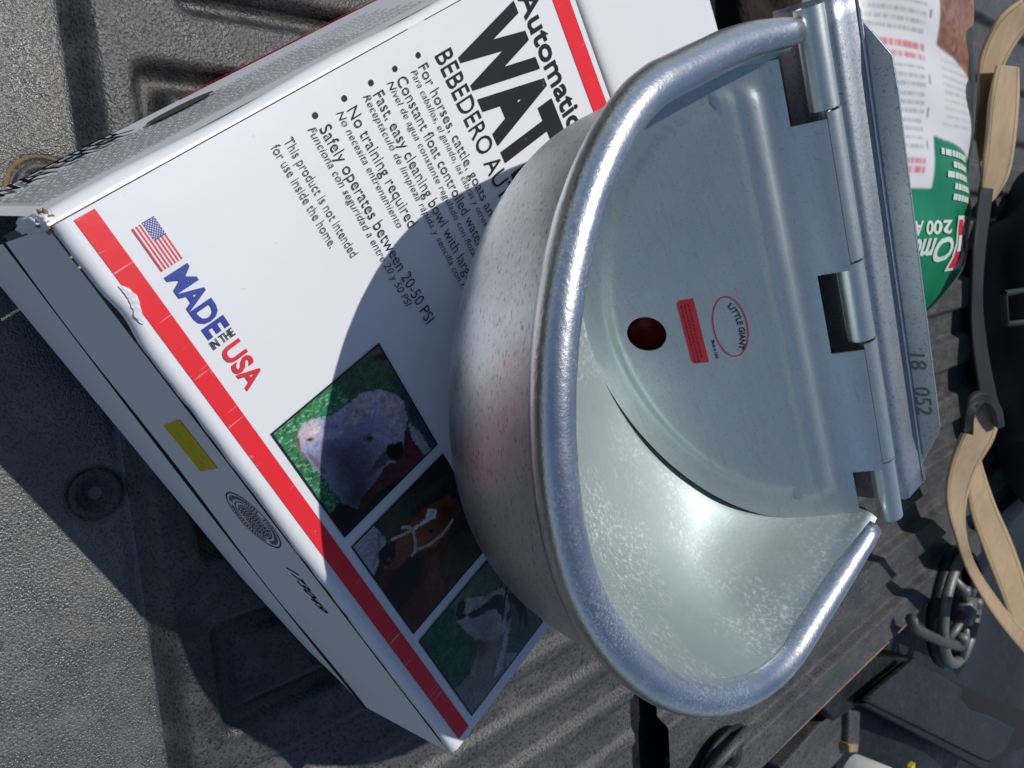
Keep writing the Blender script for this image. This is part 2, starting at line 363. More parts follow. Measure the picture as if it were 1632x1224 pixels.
for s, u0, u1, v0, cap, bold, shear, fit in (
    ('Automatic', .0105, .0825, .2492, .0140, .018, 0, None),
    ('WATERER', .0115, .0815, .1996, .0424, .055, 0, 'WAT'),
    ('BEBEDERO AUTOMÁTICO', .0150, .0822, .1826, .0112, 0, 0, 'BEBEDERO AU'),
    ('For horses, cattle, goats and more', .0154, .0906, .1708, .0060, -.006, 0, 'For horses, cattle, goats ar'),
    ('Para caballos, el ganado, las cabras y otros', .0155, .0917, .1655, .0037, -.006, .22, 'Para caballos, el ganado, las cabras y otro'),
    ('Constant float controlled water level', .0152, .0943, .1562, .0060, -.006, 0, 'Constant float controlled wat'),
    ('Nivel de agua constante regulado con flotador', .0145, .0995, .1508, .0037, -.006, .22, 'Nivel de agua constante regulado con flot'),
    ('Fast, easy cleaning bowl with large', .0157, .1037, .1412, .0060, -.006, 0, 'Fast, easy cleaning bowl with lar'),
    ('Receptáculo de limpieza rápida y sencilla con t', .0143, .1103, .1360, .0037, -.006, .22, None),
    ('No training required', .0157, .0716, .1252, .0060, -.006, 0, None),
    ('No necesita entrenamiento', .0145, .0686, .1198, .0037, -.006, .22, None),
    ('Safely operates between 20-50 PSI', .0163, .1128, .1088, .0060, -.006, 0, None),
    ('Funciona con seguridad a entre 20 y 50 PSI', .0143, .1001, .1038, .0038, -.006, .22, None),
    ('This product is not intended', .0133, .0667, .0915, .0046, -.006, 0, None),
    ('for use inside the home.', .0131, .0582, .0850, .0044, -.006, 0, None)):
    lettering('lettering', s, u0, u1, v0, cap, K, carton, ftop, bold, shear, fit)
for v in (.1739, .1584, .1432, .1271, .1104):
    own(mesh_obj('bullet', [ftop(.0111+.0013*math.cos(k*math.pi/9), v+.0013*math.sin(k*math.pi/9)) for k in range(18)], [tuple(range(18))], K))
lettering('lettering', 'MADE', .0322, .0597, .0216, .0091, M['blue'], carton, ftop, .035)
lettering('lettering', 'USA', .0655, .0845, .0223, .0084, M['redtext'], carton, ftop, .030)
lettering('lettering', 'IN THE', .0206, .0310, -.0638, .0032, K, carton, lambda x, y: ftop(-y, x), .012)
# flag: stripes, canton, stars
flag = own(mesh_obj('flag', [ftop(*p)[:2]+(H+.0004+.0006*math.sin(p[0]*23)*math.sin(p[1]*17),) for p in ((.0129, .0216), (.0301, .0216), (.0301, .0307), (.0129, .0307))], [(0, 1, 2, 3)], M['flagwhite']))
fh = .0091/13
def fz(u, v, dz): return (u, v, H+.0004+dz*.4+.0006*math.sin(u*23)*math.sin(v*17))
def qd(name, u0, u1, v0, v1, dz, mt, par):
    o = mesh_obj(name, [fz(u0, v0, dz), fz(u1, v0, dz), fz(u1, v1, dz), fz(u0, v1, dz)], [(0, 1, 2, 3)], mt); o.parent = par; return o
for i in range(0, 13, 2): qd('stripe', .0129, .0301, .0216+i*fh, .0216+(i+1)*fh, .0003, M['redtext'], flag)
can = qd('canton', .0128, .0200, .0216+6*fh, .0308, .0006, M['blue'], flag)
V, F = [], []
for r in range(9):
    for c in range(6 - r % 2):
        uu = .0128+(.0012*(c+.5+.5*(r % 2))); vv = .0216+6*fh+(r+.5)*(7*fh/9); b0 = len(V)
        for k in range(10):
            rr = (.00036 if k % 2 == 0 else .00016); V.append(fz(uu+rr*math.sin(k*math.pi/5), vv+rr*math.cos(k*math.pi/5), .0009))
        F.append(tuple(range(b0, b0+10)))
mesh_obj('stars', V, F, M['flagwhite'], flag)

# ---- three printed animal photographs (flat ink on the card, coloured per vertex of a fine sheet)
def fnoise(x, y, sc, seed=0, oct_=3):
    out = np.zeros(x.shape); amp = 1; tot = 0; r = np.random.default_rng(seed)
    for o_ in range(oct_):
        g = r.random((80, 80)); xx = (x*sc) % 79; yy = (y*sc) % 79; i = xx.astype(int); j = yy.astype(int); fx = xx-i; fy = yy-j
        fx = fx*fx*(3-2*fx); fy = fy*fy*(3-2*fy); i1 = (i+1) % 80; j1 = (j+1) % 80
        out += amp*(g[i, j]*(1-fx)*(1-fy)+g[i1, j]*fx*(1-fy)+g[i, j1]*(1-fx)*fy+g[i1, j1]*fx*fy); tot += amp; amp *= .55; sc *= 2.1
    return out/tot
def blur(Mk, n):
    Mk = Mk.astype(float)
    for _ in range(n):
        Mk = (Mk+np.roll(Mk, 1, 0)+np.roll(Mk, -1, 0)+np.roll(Mk, 1, 1)+np.roll(Mk, -1, 1))/5
    return Mk
class Paint:
    def __init__(s, n, m_, base):
        s.S, s.T = np.meshgrid(np.linspace(0, 1, n), np.linspace(0, 1, m_), indexing='ij'); s.c = np.zeros((n, m_, 3)); s.c[:] = base
    def lay(s, poly, col, soft=2, op=1.0, tex=None, fuzz=.022):
        x = s.S+.014*(fnoise(s.S, s.T, 26, 3)-.5)+fuzz*(fnoise(s.S, s.T, 74, 13, 2)-.5); y = s.T+.014*(fnoise(s.S, s.T, 26, 9)-.5)+fuzz*(fnoise(s.S, s.T, 74, 19, 2)-.5)
        Mk = blur(inside(poly, x, y), soft)[..., None]*op; cc = np.ones_like(s.c)*np.array(col)
        if tex is not None: cc = cc*tex[..., None]
        s.c = s.c*(1-Mk)+cc*Mk
    def stroke(s, pts, wd, col):
        d = np.full(s.S.shape, 9.)
        for p, q in zip(pts[:-1], pts[1:]): d = np.minimum(d, segd(s.S, s.T, p, q))
        Mk = np.clip((wd-d)/wd*2.5, 0, 1)[..., None]; s.c = s.c*(1-Mk)+np.array(col)*Mk
    def shade(s, c, r, gain, sh=None):
        d = np.hypot((s.S-c[0])/r[0], (s.T-c[1])/r[1]); s.c *= (1+(gain-1)*np.exp(-d*d))[..., None]
NS, NT = 260, 272
g1 = lambda P, sc, lo, hi, sd: lo+(hi-lo)*fnoise(P.S, P.T, sc, sd, 4)
def cow():
    P = Paint(NS, NT, (.035, .17, .075)); gr = .25+1.6*fnoise(P.S+.3*P.T, P.T*.45, 70, 1, 3); P.c *= gr[..., None]; sp = np.clip((fnoise(P.S-.2*P.T, P.T*.6, 76, 41, 2)-.60)*7, 0, 1)[..., None]*.75; P.c = P.c*(1-sp)+np.array((.26, .52, .32))*sp
    P.lay([(0, .55), (1, .75), (1, 1), (0, 1)], (.035, .085, .045), 14, .8, g1(P, 16, .4, 1.6, 2)); P.lay([(.3, .93), (1, .9), (1, 1), (.3, 1)], (.03, .045, .09), 6, .8, g1(P, 20, .3, 1.8, 3))
    P.lay([(0, .9), (.2, .94), (.2, 1), (0, 1)], (.10, .085, .08), 3); P.lay([(.04, .9), (.08, .9), (.16, 1), (.1, 1)], (.02, .02, .02), 2)
    P.lay([[0.864, 0.218], [0.933, 0.458], [0.953, 0.657], [1.02, 0.67], [1.02, -.02], [0.80, -.02], [0.74, 0.1]], (.010, .010, .014), 3)
    P.lay([[0.678, 0.836], [0.877, 0.87], [1.01, 0.847], [1.01, 0.6], [0.943, 0.5], [0.912, 0.35], [0.955, 0.207], [0.864, 0.218], [0.832, 0.355], [0.808, 0.539], [0.82, 0.714]], (.10, .028, .04), 2, 1, g1(P, 30, .4, 1.7, 4))
    P.lay([[0.667, 0.879], [0.823, 0.924], [0.973, 0.919], [1.02, 1.0], [1.02, 0.86], [0.783, 0.839]], (.40, .36, .42), 2)
    P.lay([[0.104, 0.215], [0.116, 0.281], [0.194, 0.396], [0.205, 0.544], [0.214, 0.682], [0.291, 0.812], [0.394, 0.9], [0.512, 0.927], [0.616, 0.895], [0.737, 0.789], [0.837, 0.714], [0.838, 0.625], [0.798, 0.547], [0.84, 0.432], [0.854, 0.273], [0.904, 0.191], [0.776, 0.13], [0.594, 0.127], [0.473, 0.118], [0.382, 0.103], [0.264, 0.092], [0.152, 0.134]], (.33, .35, .52), 2, 1, g1(P, 8, .75, 1.2, 5))
    P.shade((.6, .32), (.25, .18), .45); P.shade((.8, .25), (.12, .15), .35); P.shade((.17, .2), (.1, .1), 1.35)
    P.lay([[0.227, 0.498], [0.214, 0.682], [0.291, 0.812], [0.394, 0.9], [0.512, 0.927], [0.616, 0.895], [0.721, 0.79], [0.682, 0.709], [0.54, 0.75], [0.412, 0.715], [0.375, 0.526], [0.305, 0.445]], (.40, .34, .40), 2, .95, g1(P, 34, .35, 1.75, 6))
    ell = lambda cx, cy, rx, ry, r=0: [(cx+rx*math.cos(k*.3142)*math.cos(r)-ry*math.sin(k*.3142)*math.sin(r), cy+rx*math.cos(k*.3142)*math.sin(r)+ry*math.sin(k*.3142)*math.cos(r)) for k in range(20)]
    P.lay([[0.104, 0.215], [0.116, 0.281], [0.168, 0.305], [0.246, 0.238], [0.249, 0.176], [0.199, 0.137], [0.141, 0.14]], (.58, .47, .52), 6)
    P.shade((.62, .36), (.26, .24), .38); P.shade((.40, .30), (.12, .12), .7); P.shade((.85, .22), (.1, .14), .4)
    P.lay(ell(.222, .195, .030, .012, .95), (.05, .03, .035), 4); P.lay([(.12, .16), (.16, .125), (.24, .105), (.34, .10), (.30, .085), (.2, .09), (.12, .13)], (.17, .12, .10), 5)
    P.lay(ell(.19, .25, .05, .035, .9), (.66, .58, .62), 7, .8); P.lay(ell(.30, .33, .11, .03, 1.0), (.44, .45, .60), 9, .5)
    P.lay(ell(.53, .55, .055, .030, .7), (.10, .08, .10), 6, .8); P.lay(ell(.535, .55, .026, .015, .8), (.010, .006, .008), 3); P.lay(ell(.56, .61, .05, .02, .7), (.36, .32, .38), 6, .6)
    P.lay([[0.678, 0.65], [0.753, 0.76], [0.832, 0.727], [0.854, 0.65], [0.798, 0.599], [0.726, 0.595]], (.012, .010, .010), 3); P.lay([[0.70, 0.60], [0.79, 0.60], [0.781, 0.388], [0.74, 0.386]], (.07, .05, .045), 5, .9)
    P.lay(ell(.40, .14, .12, .02, .12), (.10, .09, .12), 7, .8)
    return P
def horse():
    P = Paint(NS, NT, (.018, .026, .016)); P.c *= g1(P, 9, .5, 1.6, 11)[..., None]
    P.lay([(0, .25), (.25, .25), (.2, .5), (0, .6)], (.035, .05, .03), 8); P.lay([(.6, .5), (1, .42), (1, 1), (.75, 1)], (.035, .05, .022), 10, 1, g1(P, 12, .4, 1.6, 12)); P.lay([(.1, .5), (.16, .95), (.22, .95), (.17, .5)], (.05, .045, .045), 8, .6)
    P.lay([[-.02, -.02], [-.02, 0.227], [0.195, 0.238], [0.293, 0.073], [0.347, -.02]], (.34, .33, .37), 2, 1, g1(P, 7, .8, 1.15, 13)); P.stroke([(.1, .22), (.2, .15), (.26, .05)], .02, (.2, .2, .24))
    P.lay([[0.465, 0.34], [0.574, 0.523], [0.532, 0.76], [0.534, 0.798], [0.672, 0.612], [0.798, 0.453], [1.0, 0.40], [1.02, -.02], [0.364, -.02], [0.347, 0.105], [0.446, 0.194]], (.075, .020, .012), 3, 1, g1(P, 10, .6, 1.4, 14))
    P.lay([[0.429, 0.291], [0.567, 0.417], [0.714, 0.267], [0.737, -.02], [0.49, -.02]], (.016, .010, .014), 8, .9); P.lay([[0.574, 0.523], [0.798, 0.453], [0.98, 0.412], [0.995, 0.211], [0.769, 0.266]], (.14, .045, .03), 9, .8)
    P.lay([[0.217, 0.132], [0.204, 0.216], [0.239, 0.347], [0.234, 0.491], [0.237, 0.631], [0.31, 0.809], [0.402, 0.901], [0.529, 0.9], [0.534, 0.798], [0.584, 0.669], [0.574, 0.523], [0.465, 0.34], [0.446, 0.194], [0.347, 0.105], [0.273, 0.103]], (.17, .055, .028), 2, 1, g1(P, 9, .65, 1.35, 15))
    P.shade((.42, .8), (.14, .14), .25); P.shade((.45, .62), (.12, .15), 1.2); P.lay([[0.217, 0.132], [0.199, 0.219], [0.249, 0.289], [0.352, 0.238], [0.369, 0.141], [0.29, 0.102]], (.014, .010, .010), 4); P.lay([(.30, .17), (.33, .2), (.35, .18), (.32, .15)], (.10, .05, .05), 1)
    P.lay([[0.288, 0.822], [0.335, 0.87], [0.446, 0.855], [0.409, 0.801]], (.13, .03, .03), 4); P.lay([[0.271, 0.647], [0.333, 0.707], [0.392, 0.661], [0.343, 0.563], [0.308, 0.459], [0.281, 0.459], [0.318, 0.588]], (.62, .60, .60), 1); P.stroke([(.22, .28), (.28, .40), (.3, .46)], .013, (.5, .42, .42))
    for q in ([[0.215, 0.397], [0.256, 0.44], [0.328, 0.447], [0.392, 0.423], [0.444, 0.388]], [[0.449, 0.385], [0.517, 0.486], [0.547, 0.617], [0.54, 0.715], [0.527, 0.773]], [[0.465, 0.34], [0.456, 0.399]]): P.stroke(q, .016, (.42, .38, .30))
    P.lay([(.41, .57), (.45, .6), (.46, .57), (.43, .55)], (.008, .005, .005), 1)
    return P
def goat():
    P = Paint(NS, NT, (.07, .115, .09)); P.c *= g1(P, 8, .7, 1.3, 21)[..., None]
    P.lay([[-.02, -.02], [-.02, 0.372], [0.199, 0.396], [0.458, 0.393], [0.678, 0.176], [0.636, -.02]], (.018, .085, .05), 5, 1, g1(P, 28, .3, 1.9, 22)); P.lay([(-.02, .35), (.06, .6), (.12, .62), (.1, .4)], (.08, .20, .08), 8, .8)
    P.lay([[0.483, 0.396], [0.613, 0.483], [0.687, 0.633], [0.699, 0.706], [0.847, 0.571], [1.0, 0.43], [1.02, -.02], [0.636, -.02], [0.67, 0.2], [0.598, 0.321]], (.21, .185, .17), 2, 1, g1(P, 14, .75, 1.25, 23))
    P.lay([[0.672, 0.682], [0.699, 0.706], [0.869, 0.526], [0.943, 0.429], [0.943, 0.312], [0.818, 0.49]], (.40, .42, .42), 5, .8); P.shade((.55, .40), (.1, .08), .35)
    P.lay([[0.059, 0.431], [0.084, 0.506], [0.253, 0.676], [0.325, 0.825], [0.421, 0.843], [0.545, 0.803], [0.64, 0.784], [0.699, 0.706], [0.68, 0.596], [0.613, 0.483], [0.483, 0.396], [0.316, 0.356], [0.175, 0.347], [0.109, 0.367]], (.33, .31, .31), 2, 1, g1(P, 16, .75, 1.2, 24)); P.shade((.48, .5), (.14, .12), .7)
    P.lay([[0.059, 0.431], [0.076, 0.502], [0.133, 0.491], [0.18, 0.424], [0.227, 0.448], [0.224, 0.415], [0.182, 0.351], [0.12, 0.361]], (.02, .02, .025), 2)
    P.lay([[0.217, 0.456], [0.295, 0.61], [0.325, 0.746], [0.404, 0.812], [0.564, 0.692], [0.421, 0.684], [0.328, 0.515], [0.271, 0.439]], (.025, .026, .032), 3)
    P.lay([[0.584, 0.738], [0.564, 0.801], [0.636, 0.782], [0.65, 0.696]], (.05, .04, .045), 2); P.lay([[0.577, 0.687], [0.455, 0.79], [0.389, 0.873], [0.51, 0.804], [0.572, 0.746]], (.30, .24, .25), 1); P.stroke([(.577, .687), (.455, .79), (.389, .873)], .014, (.02, .02, .02)); P.stroke([(.32, .82), (.30, .88)], .012, (.03, .03, .03))
    P.lay([[0.434, 0.854], [0.492, 0.919], [0.616, 0.943], [0.749, 0.921], [0.887, 0.855], [0.852, 0.835], [0.724, 0.884], [0.811, 0.787], [0.699, 0.831], [0.591, 0.855], [0.5, 0.812]], (.022, .022, .026), 1)
    P.lay([[0.854, 0.547], [0.985, 0.645], [0.985, 0.469]], (.24, .25, .25), 3); P.stroke([(.75, .66), (.84, .72)], .012, (.05, .06, .06))
    return P
for fn, u0, nm in ((cow, .1043, 'cow'), (horse, .1693, 'horse'), (goat, .2339, 'goat')):
    P = fn(); P.c *= (g1(P, 70, .55, 1.45, 31)*g1(P, 18, .8, 1.2, 33))[..., None]; C_ = np.clip(P.c, .002, .9)
    e = (P.S < .012) | (P.S > .988) | (P.T < .012) | (P.T > .988); C_[e] = (.012, .012, .014)
    V = [ftop(u0+.0594*s, .0196+.0629*t_) for s, t_ in zip(P.S.ravel(), P.T.ravel())]
    o = mesh_obj('animal_photo', V, grid_faces(NS, NT), M['print']); own(o); o['label'] = {'cow': 'printed photo of a white-faced cow on grass', 'horse': 'printed photo of a bay horse in a halter', 'goat': 'printed photo of a horned goat'}[nm]
    at = o.data.attributes.new('print', 'FLOAT_COLOR', 'POINT'); at.data.foreach_set('color', np.concatenate([C_.reshape(-1, 3), np.ones((NS*NT, 1))], 1).ravel().astype(np.float32))

# ---- print on the front side: yellow label, round maker's seal, number
def ffr(u, z):
    s = (z+.0042)/(slit(u)+.0042); p = fside(u, s); return (p[0], p[1]-.00025, H+z)
def fq(name, pts, mt, par=carton): return own(mesh_obj(name, [ffr(*p) for p in pts], [tuple(range(len(pts)))], mt), par)
yl = own(surf('yellow_label', lambda s, q: ffr(.0848+.0258*s-.002*q+.003*(1-q), -.0400+.0222*q), lin(0, 1, 8), lin(0, 1, 6), M['yellow']))
for i in range(5):
    o = mesh_obj('pen_mark', [ffr(.090+.004*i+dx, -.030+.006*(i % 2)+dz) for dx, dz in ((0, 0), (.0025, .0004), (.0025, .0008), (0, .0004))], [(0, 1, 2, 3)], M['grey_ink'])
    for v in o.data.vertices: v.co.y -= .0004
    o.parent = yl
def ringp(name, r0, r1, mt, cx=.1395, cz=-.0232, ax=1.06):
    n = 64; V = [ffr(cx+r*ax*math.cos(2*math.pi*k/n), cz+r*math.sin(2*math.pi*k/n)) for r in (r0, r1) for k in range(n)]
    return own(mesh_obj(name, V, [(k, (k+1) % n, n+(k+1) % n, n+k) for k in range(n)], mt))
seal = ringp('seal', .0149, .0155, M['matte']); ringp('seal_ring', .0100, .0105, M['matte'])
V, F = [], []
for r in range(9):                          # lines of type too small to read
    zz = -.0232+.0072-.0018*r; hw = math.sqrt(max(0, .0092**2-(zz+.0232)**2)); x = .1395-hw
    while x < .1395+hw:
        wl = random.uniform(.0006, .0018); b0 = len(V); V += [ffr(x, zz), ffr(x+wl, zz), ffr(x+wl, zz+.0009), ffr(x, zz+.0009)]; F.append((b0, b0+1, b0+2, b0+3)); x += wl+.0004
for k in range(54):
    a = 2*math.pi*k/54
    if k % 18 in (16, 17): continue
    b0 = len(V); V += [ffr(.1395+1.06*r*math.cos(a+da), -.0232+r*math.sin(a+da)) for r, da in ((.0116, 0), (.0116, .06), (.0138, .06), (.0138, 0))]; F.append((b0, b0+1, b0+2, b0+3))
o = own(mesh_obj('fine_print', V, F, M['mattegrey'])); o['kind'] = 'stuff'
lettering('lettering', '173049', .1695, .1990, -.0268, .0075, M['matte'], carton, ffr, .01, .35)
# ---- print on the left side: big word, rows of fine print, dark picture
def fls(x, y): return lside(x, .0715+y, .0012)
lettering('lettering', 'WATERER', .0085, .0740, 0, .0255, M['matte'], carton, fls, .02)
own(mesh_obj('picture', [lside(.0965+.0180*math.cos(k*math.pi/16), .0690+.0085*math.sin(k*math.pi/16), .0010) for k in range(32)], [tuple(range(32))], M['mattegrey']))
V, F = [], []
for r, d in enumerate(list(np.arange(.014, .0665, .0034))):
    x = .008; xe = (.14 if r % 3 else .21) + .03*math.sin(r*2.1)
    while x < xe:
        wl = random.uniform(.001, .005); b0 = len(V); V += [lside(x, d, .0008), lside(x+wl, d, .0008), lside(x+wl, d+.0013, .0008), lside(x, d+.0013, .0008)]; F.append((b0, b0+1, b0+2, b0+3)); x += wl+.0012
o = own(mesh_obj('fine_print', V, F, M['mattegrey'])); o['kind'] = 'stuff'
own(surf('red_stripe', lambda v, d: lside(v, d, .0008), lin(.115, .285, 30), lin(.0995, .1020, 3), M['red']))

# ------------------------------------------------------------------ the galvanised waterer
KS = 1.22
BO = Vector((.1988, .1636, .107+H)); BX, BY, BZ = Vector((.9903, -.1392, 0)), Vector((.1392, .9903, 0)), Vector((0, 0, 1))
wat = empty('livestock_waterer', (BO.x, BO.y, H)); tag(wat, 'galvanised steel drinking bowl with hinged lid sitting on the white carton', 'waterer')
def BW(x, y, z): return BO + BX*x + BY*y + BZ*z
HW, FV, YB, Y0, EX_ = .1482, .1269, .1098, .0085, 2/1.82            # half width, front depth, back, where the straight sides begin
def outline(n=72):
    P = [(-HW, y) for y in lin(YB, Y0, 10)]
    P += [(HW*math.copysign(abs(math.cos(a))**EX_, math.cos(a)), Y0-FV*abs(math.sin(a))**EX_) for a in lin(math.pi, 2*math.pi, n)[1:-1]]
    P += [(HW, y) for y in lin(Y0, YB, 10)]; return P
prof = [(.972, .988, 0), (.972, .990, -.010), (.970, .992, -.022), (.962, .992, -.036), (.946, .987, -.050), (.915, .973, -.064), (.852, .935, -.078), (.755, .86, -.090), (.61, .725, -.0985), (.42, .51, -.1035), (.22, .27, -.1058), (.06, .07, -.1064), (.001, .001, -.1065)]
pz = np.array(prof); uu = np.linspace(0, 1, len(prof)); fine = np.linspace(0, 1, 49)
def crs(col):                               # smooth interpolation through the profile points
    y = pz[:, col]; out = []
    for t_ in fine*(len(prof)-1):
        i = min(int(t_), len(prof)-2); f = t_-i; p0, p1, p2, p3 = y[max(i-1, 0)], y[i], y[i+1], y[min(i+2, len(prof)-1)]
        out.append(.5*(2*p1+(p2-p0)*f+(2*p0-5*p1+4*p2-p3)*f*f+(3*p1-p0-3*p2+p3)*f**3))
    return out
TX, TY, TZ = crs(0), crs(1), crs(2)
ol = outline(); no = len(ol)
def shell(inset):
    V = []
    for tx, ty, tz in zip(TX, TY, TZ):
        for x, y in ol:
            V.append(BW(x*max(tx-inset/HW, 0), YB+(y-YB)*max(ty-inset/.235, 0)+(-inset if y > YB-1e-6 else 0)*0, tz+inset*min(1, (1-tx)*2.2)))
    return V
bowl = own(mesh_obj('bowl', shell(0), [f[::-1] for f in grid_faces(len(TX), no)], M['body'], None, True), wat)
ip = [(.974, .984, .0045), (.951, .9690, .0010), (.941, .9620, -.003), (.931, .943, -.010), (.914, .905, -.024), (.894, .868, -.037), (.863, .832, -.048), (.825, .792, -.0575), (.772, .742, -.066), (.695, .672, -.0735), (.60, .585, -.0815), (.49, .483, -.0900), (.38, .378, -.0970), (.27, .27, -.1015), (.15, .15, -.1042), (.05, .05, -.1052), (.001, .001, -.1053)]
IT, IY, IZ = [], [], []
for q in np.linspace(0, len(ip)-1, 65):
    i = min(int(q), len(ip)-2); f = q-i; P4 = [ip[max(i-1, 0)], ip[i], ip[i+1], ip[min(i+2, len(ip)-1)]]
    a_, b_, c_ = [.5*(2*P4[1][c]+(P4[2][c]-P4[0][c])*f+(2*P4[0][c]-5*P4[1][c]+4*P4[2][c]-P4[3][c])*f*f+(3*P4[1][c]-P4[0][c]-3*P4[2][c]+P4[3][c])*f**3) for c in (0, 1, 2)]
    IT.append(max(a_, .0005)); IY.append(max(b_, .0005)); IZ.append(c_)
def nar(y): k = max(0, (y-.05)/.06); return 1-.045*k*k
own(mesh_obj('bowl_lining', [BW(x*t_*nar(YB+(y-YB)*ty_)+.229*min(0, z+.008), YB+(y-YB)*ty_, z) for t_, ty_, z in zip(IT, IY, IZ) for x, y in ol], [f[::-1] for f in grid_faces(len(IT), no)], M['inner'], None, True), wat)
V = []
lv = [(tx, tz) for tx, tz in zip(IT, IZ) if tz < -.02]
for tx, tz in lv: V += [BW(-HW*tx*.955+.229*(tz+.008), YB+.0014, tz), BW(HW*tx*.955+.229*(tz+.008), YB+.0014, tz)]
own(solidify(mesh_obj('back_wall', V, [(2*i, 2*i+1, 2*i+3, 2*i+2) for i in range(len(lv)-1)], M['inner']), .002, 0), wat)
# rolled rim
def off_outline(d, n=90):
    P = [(-HW-d, y) for y in lin(YB+.004, Y0, 14)]
    P += [((HW+d)*math.copysign(abs(math.cos(a))**EX_, math.cos(a)), Y0-(FV+d)*abs(math.sin(a))**EX_) for a in lin(math.pi, 2*math.pi, n)[1:-1]]
    P += [(HW+d, y) for y in lin(Y0, YB-.004, 14)]; return P
rp = off_outline(-.0006); nr = len(rp)
path, rs = [], []
for i, (x, y) in enumerate(rp):
    e = min(i, nr-1-i); k = max(0, (y-.05)/.06)
    path.append(BW(x*(1-.035*k*k), y, -.002+.004*k*k)); rs.append(.0085*(1-.25*k*k)*(1+.008*math.sin(i*1.9)))
rim = own(tube('rim', path, .008, M['rim'], None, 32, True, rs), wat)
# lid
LA = math.radians(48); LY, LZ = .112, 0.0
LDN = (-math.cos(LA), -math.sin(LA)); LNR = (-math.sin(LA), math.cos(LA))     # down the lid, and out of it, in (y, z)
def LW(x, s, h=0.0): return BW(x-.17*max(s, 0)+.004*max(0, 1-abs(s)/.04), LY+LDN[0]*s+LNR[0]*h, LZ+LDN[1]*s+LNR[1]*h)
LWD, LS0, LTIP = .1345, .040, .1318
def lidw(s): return LWD if s < LS0 else LWD*max(0, 1-((s-LS0)/(LTIP-LS0))**1.8)**(1/1.8)
notch = [(-.1395, -.1023), (-.0237, .0231), (.1016, .1395)]; NSD = .0066
EMB = .0006
def hh(x, s):
    q = min(1, max(0, (.016-s)/.026)); h = .0062*q*q*(3-2*q)
    e = math.exp(-((s-.0232)/.0042)**4)*(1/(1+math.exp(-(x+.121)/.0012)))*(1/(1+math.exp((x-.114)/.0012))); h += .0018*e
    w2 = lidw(min(s+.0, LTIP)); d = LWD*1.0-abs(x) if s < LS0 else (1-(abs(x/LWD)**1.8+((s-LS0)/(LTIP-LS0))**1.8)**(1/1.8))*.095
    h += .0016/(1+math.exp(-(d-.0150)/EMB)) if s > .03 else .0016/(1+math.exp(-(d-.0150)/EMB))/(1+math.exp(-(s-.028)/.002))
    return h
pts, edges = [], []
def loop(P):
    b0 = len(pts); pts.extend(P); edges.extend((b0+i, b0+(i+1) % len(P)) for i in range(len(P)))
outer = [(-.1023, NSD), (-.1023, -.0095)] + [(x, -.0095) for x in lin(-.09, -.03, 8)] + [(-.0237, -.0095), (-.0237, NSD), (.0231, NSD), (.0231, -.0095)] + [(x, -.0095) for x in lin(.03, .095, 8)] + [(.1016, -.0095), (.1016, NSD), (LWD, NSD)]
outer += [(lidw(s), s) for s in lin(NSD, LS0, 8)[1:]]
outer += [(LWD*math.copysign(abs(math.cos(a))**1.11, math.cos(a)), LS0+(LTIP-LS0)*abs(math.sin(a))**1.11) for a in lin(0, math.pi, 80)[1:-1]]
outer += [(-lidw(s), s) for s in lin(LS0, NSD, 8)]
HX, HS, HR = -.0003, .0998, .0103
hole = [(HX+HR*math.cos(2*math.pi*k/64), HS+HR*math.sin(2*math.pi*k/64)) for k in range(64)]
loop(outer); loop(hole)
gx, gs = np.meshgrid(np.arange(-.132, .1325, .0032), np.arange(-.008, .131, .0021)); gx, gs = gx.ravel(), gs.ravel()
ok = inside(outer, gx, gs) & (np.hypot(gx-HX, gs-HS) > HR+.0018)
for P_ in (outer,):
    dm = np.full(gx.shape, 9.)
    for i in range(len(P_)): dm = np.minimum(dm, segd(gx, gs, P_[i], P_[(i+1) % len(P_)]))
    ok &= dm > .0009
pts += list(zip(gx[ok].tolist(), gs[ok].tolist()))
vo, _, fo, *_r = delaunay_2d_cdt([Vector(p) for p in pts], edges, [], 0, 1e-6)
cx_ = np.array([[sum(vo[i].x for i in f)/3, sum(vo[i].y for i in f)/3] for f in fo])
keep = inside(outer, cx_[:, 0], cx_[:, 1]) & ~inside(hole, cx_[:, 0], cx_[:, 1])
lid = mesh_obj('lid', [LW(v.x, v.y, hh(v.x, v.y)) for v in vo], [tuple(f) for f, k in zip(fo, keep) if k], M['lid'], None, True)
bm = bmesh.new(); bm.from_mesh(lid.data); bmesh.ops.recalc_face_normals(bm, faces=bm.faces)
up_ = sum((f.normal.z for f in bm.faces))
if up_ < 0: bmesh.ops.reverse_faces(bm, faces=bm.faces)
bm.to_mesh(lid.data); bm.free(); lid.data.shade_smooth()
solidify(own(lid, wat), .0012, -1); lid.modifiers.new('split', 'EDGE_SPLIT').split_angle = math.radians(45)
# hinge: curls of the lid between the windows, knuckles of the bracket inside them
HYC, HZC, HRD = .1222, .0068, .0070
def barrel(name, x0, x1, mat, r, a0, a1, par):
    n = 26; V = []
    for x in lin(x0, x1, 10):
        for a in lin(a0, a1, n): V.append(BW(x, HYC+r*math.cos(a), HZC+r*math.sin(a)))
    o = mesh_obj(name, V, grid_faces(10, n), mat, None, True); solidify(o, .0012, 0); o.modifiers.new('split', 'EDGE_SPLIT').split_angle = math.radians(45); o.parent = par; return o
for x0, x1 in ((-.1018, -.0243), (.0237, .1010)): barrel('hinge_curl', x0, x1, M['lid'], HRD, math.radians(-20), math.radians(150), lid)
brk = own(mesh_obj('bracket', [], [], M['bracket']), wat)
for x0, x1 in ((-.150, -.1030), (-.0228, .0222), (.1022, .1440)): barrel('hinge_knuckle', x0, x1, M['lid'], HRD-.0004, math.radians(-100), math.radians(225), brk)
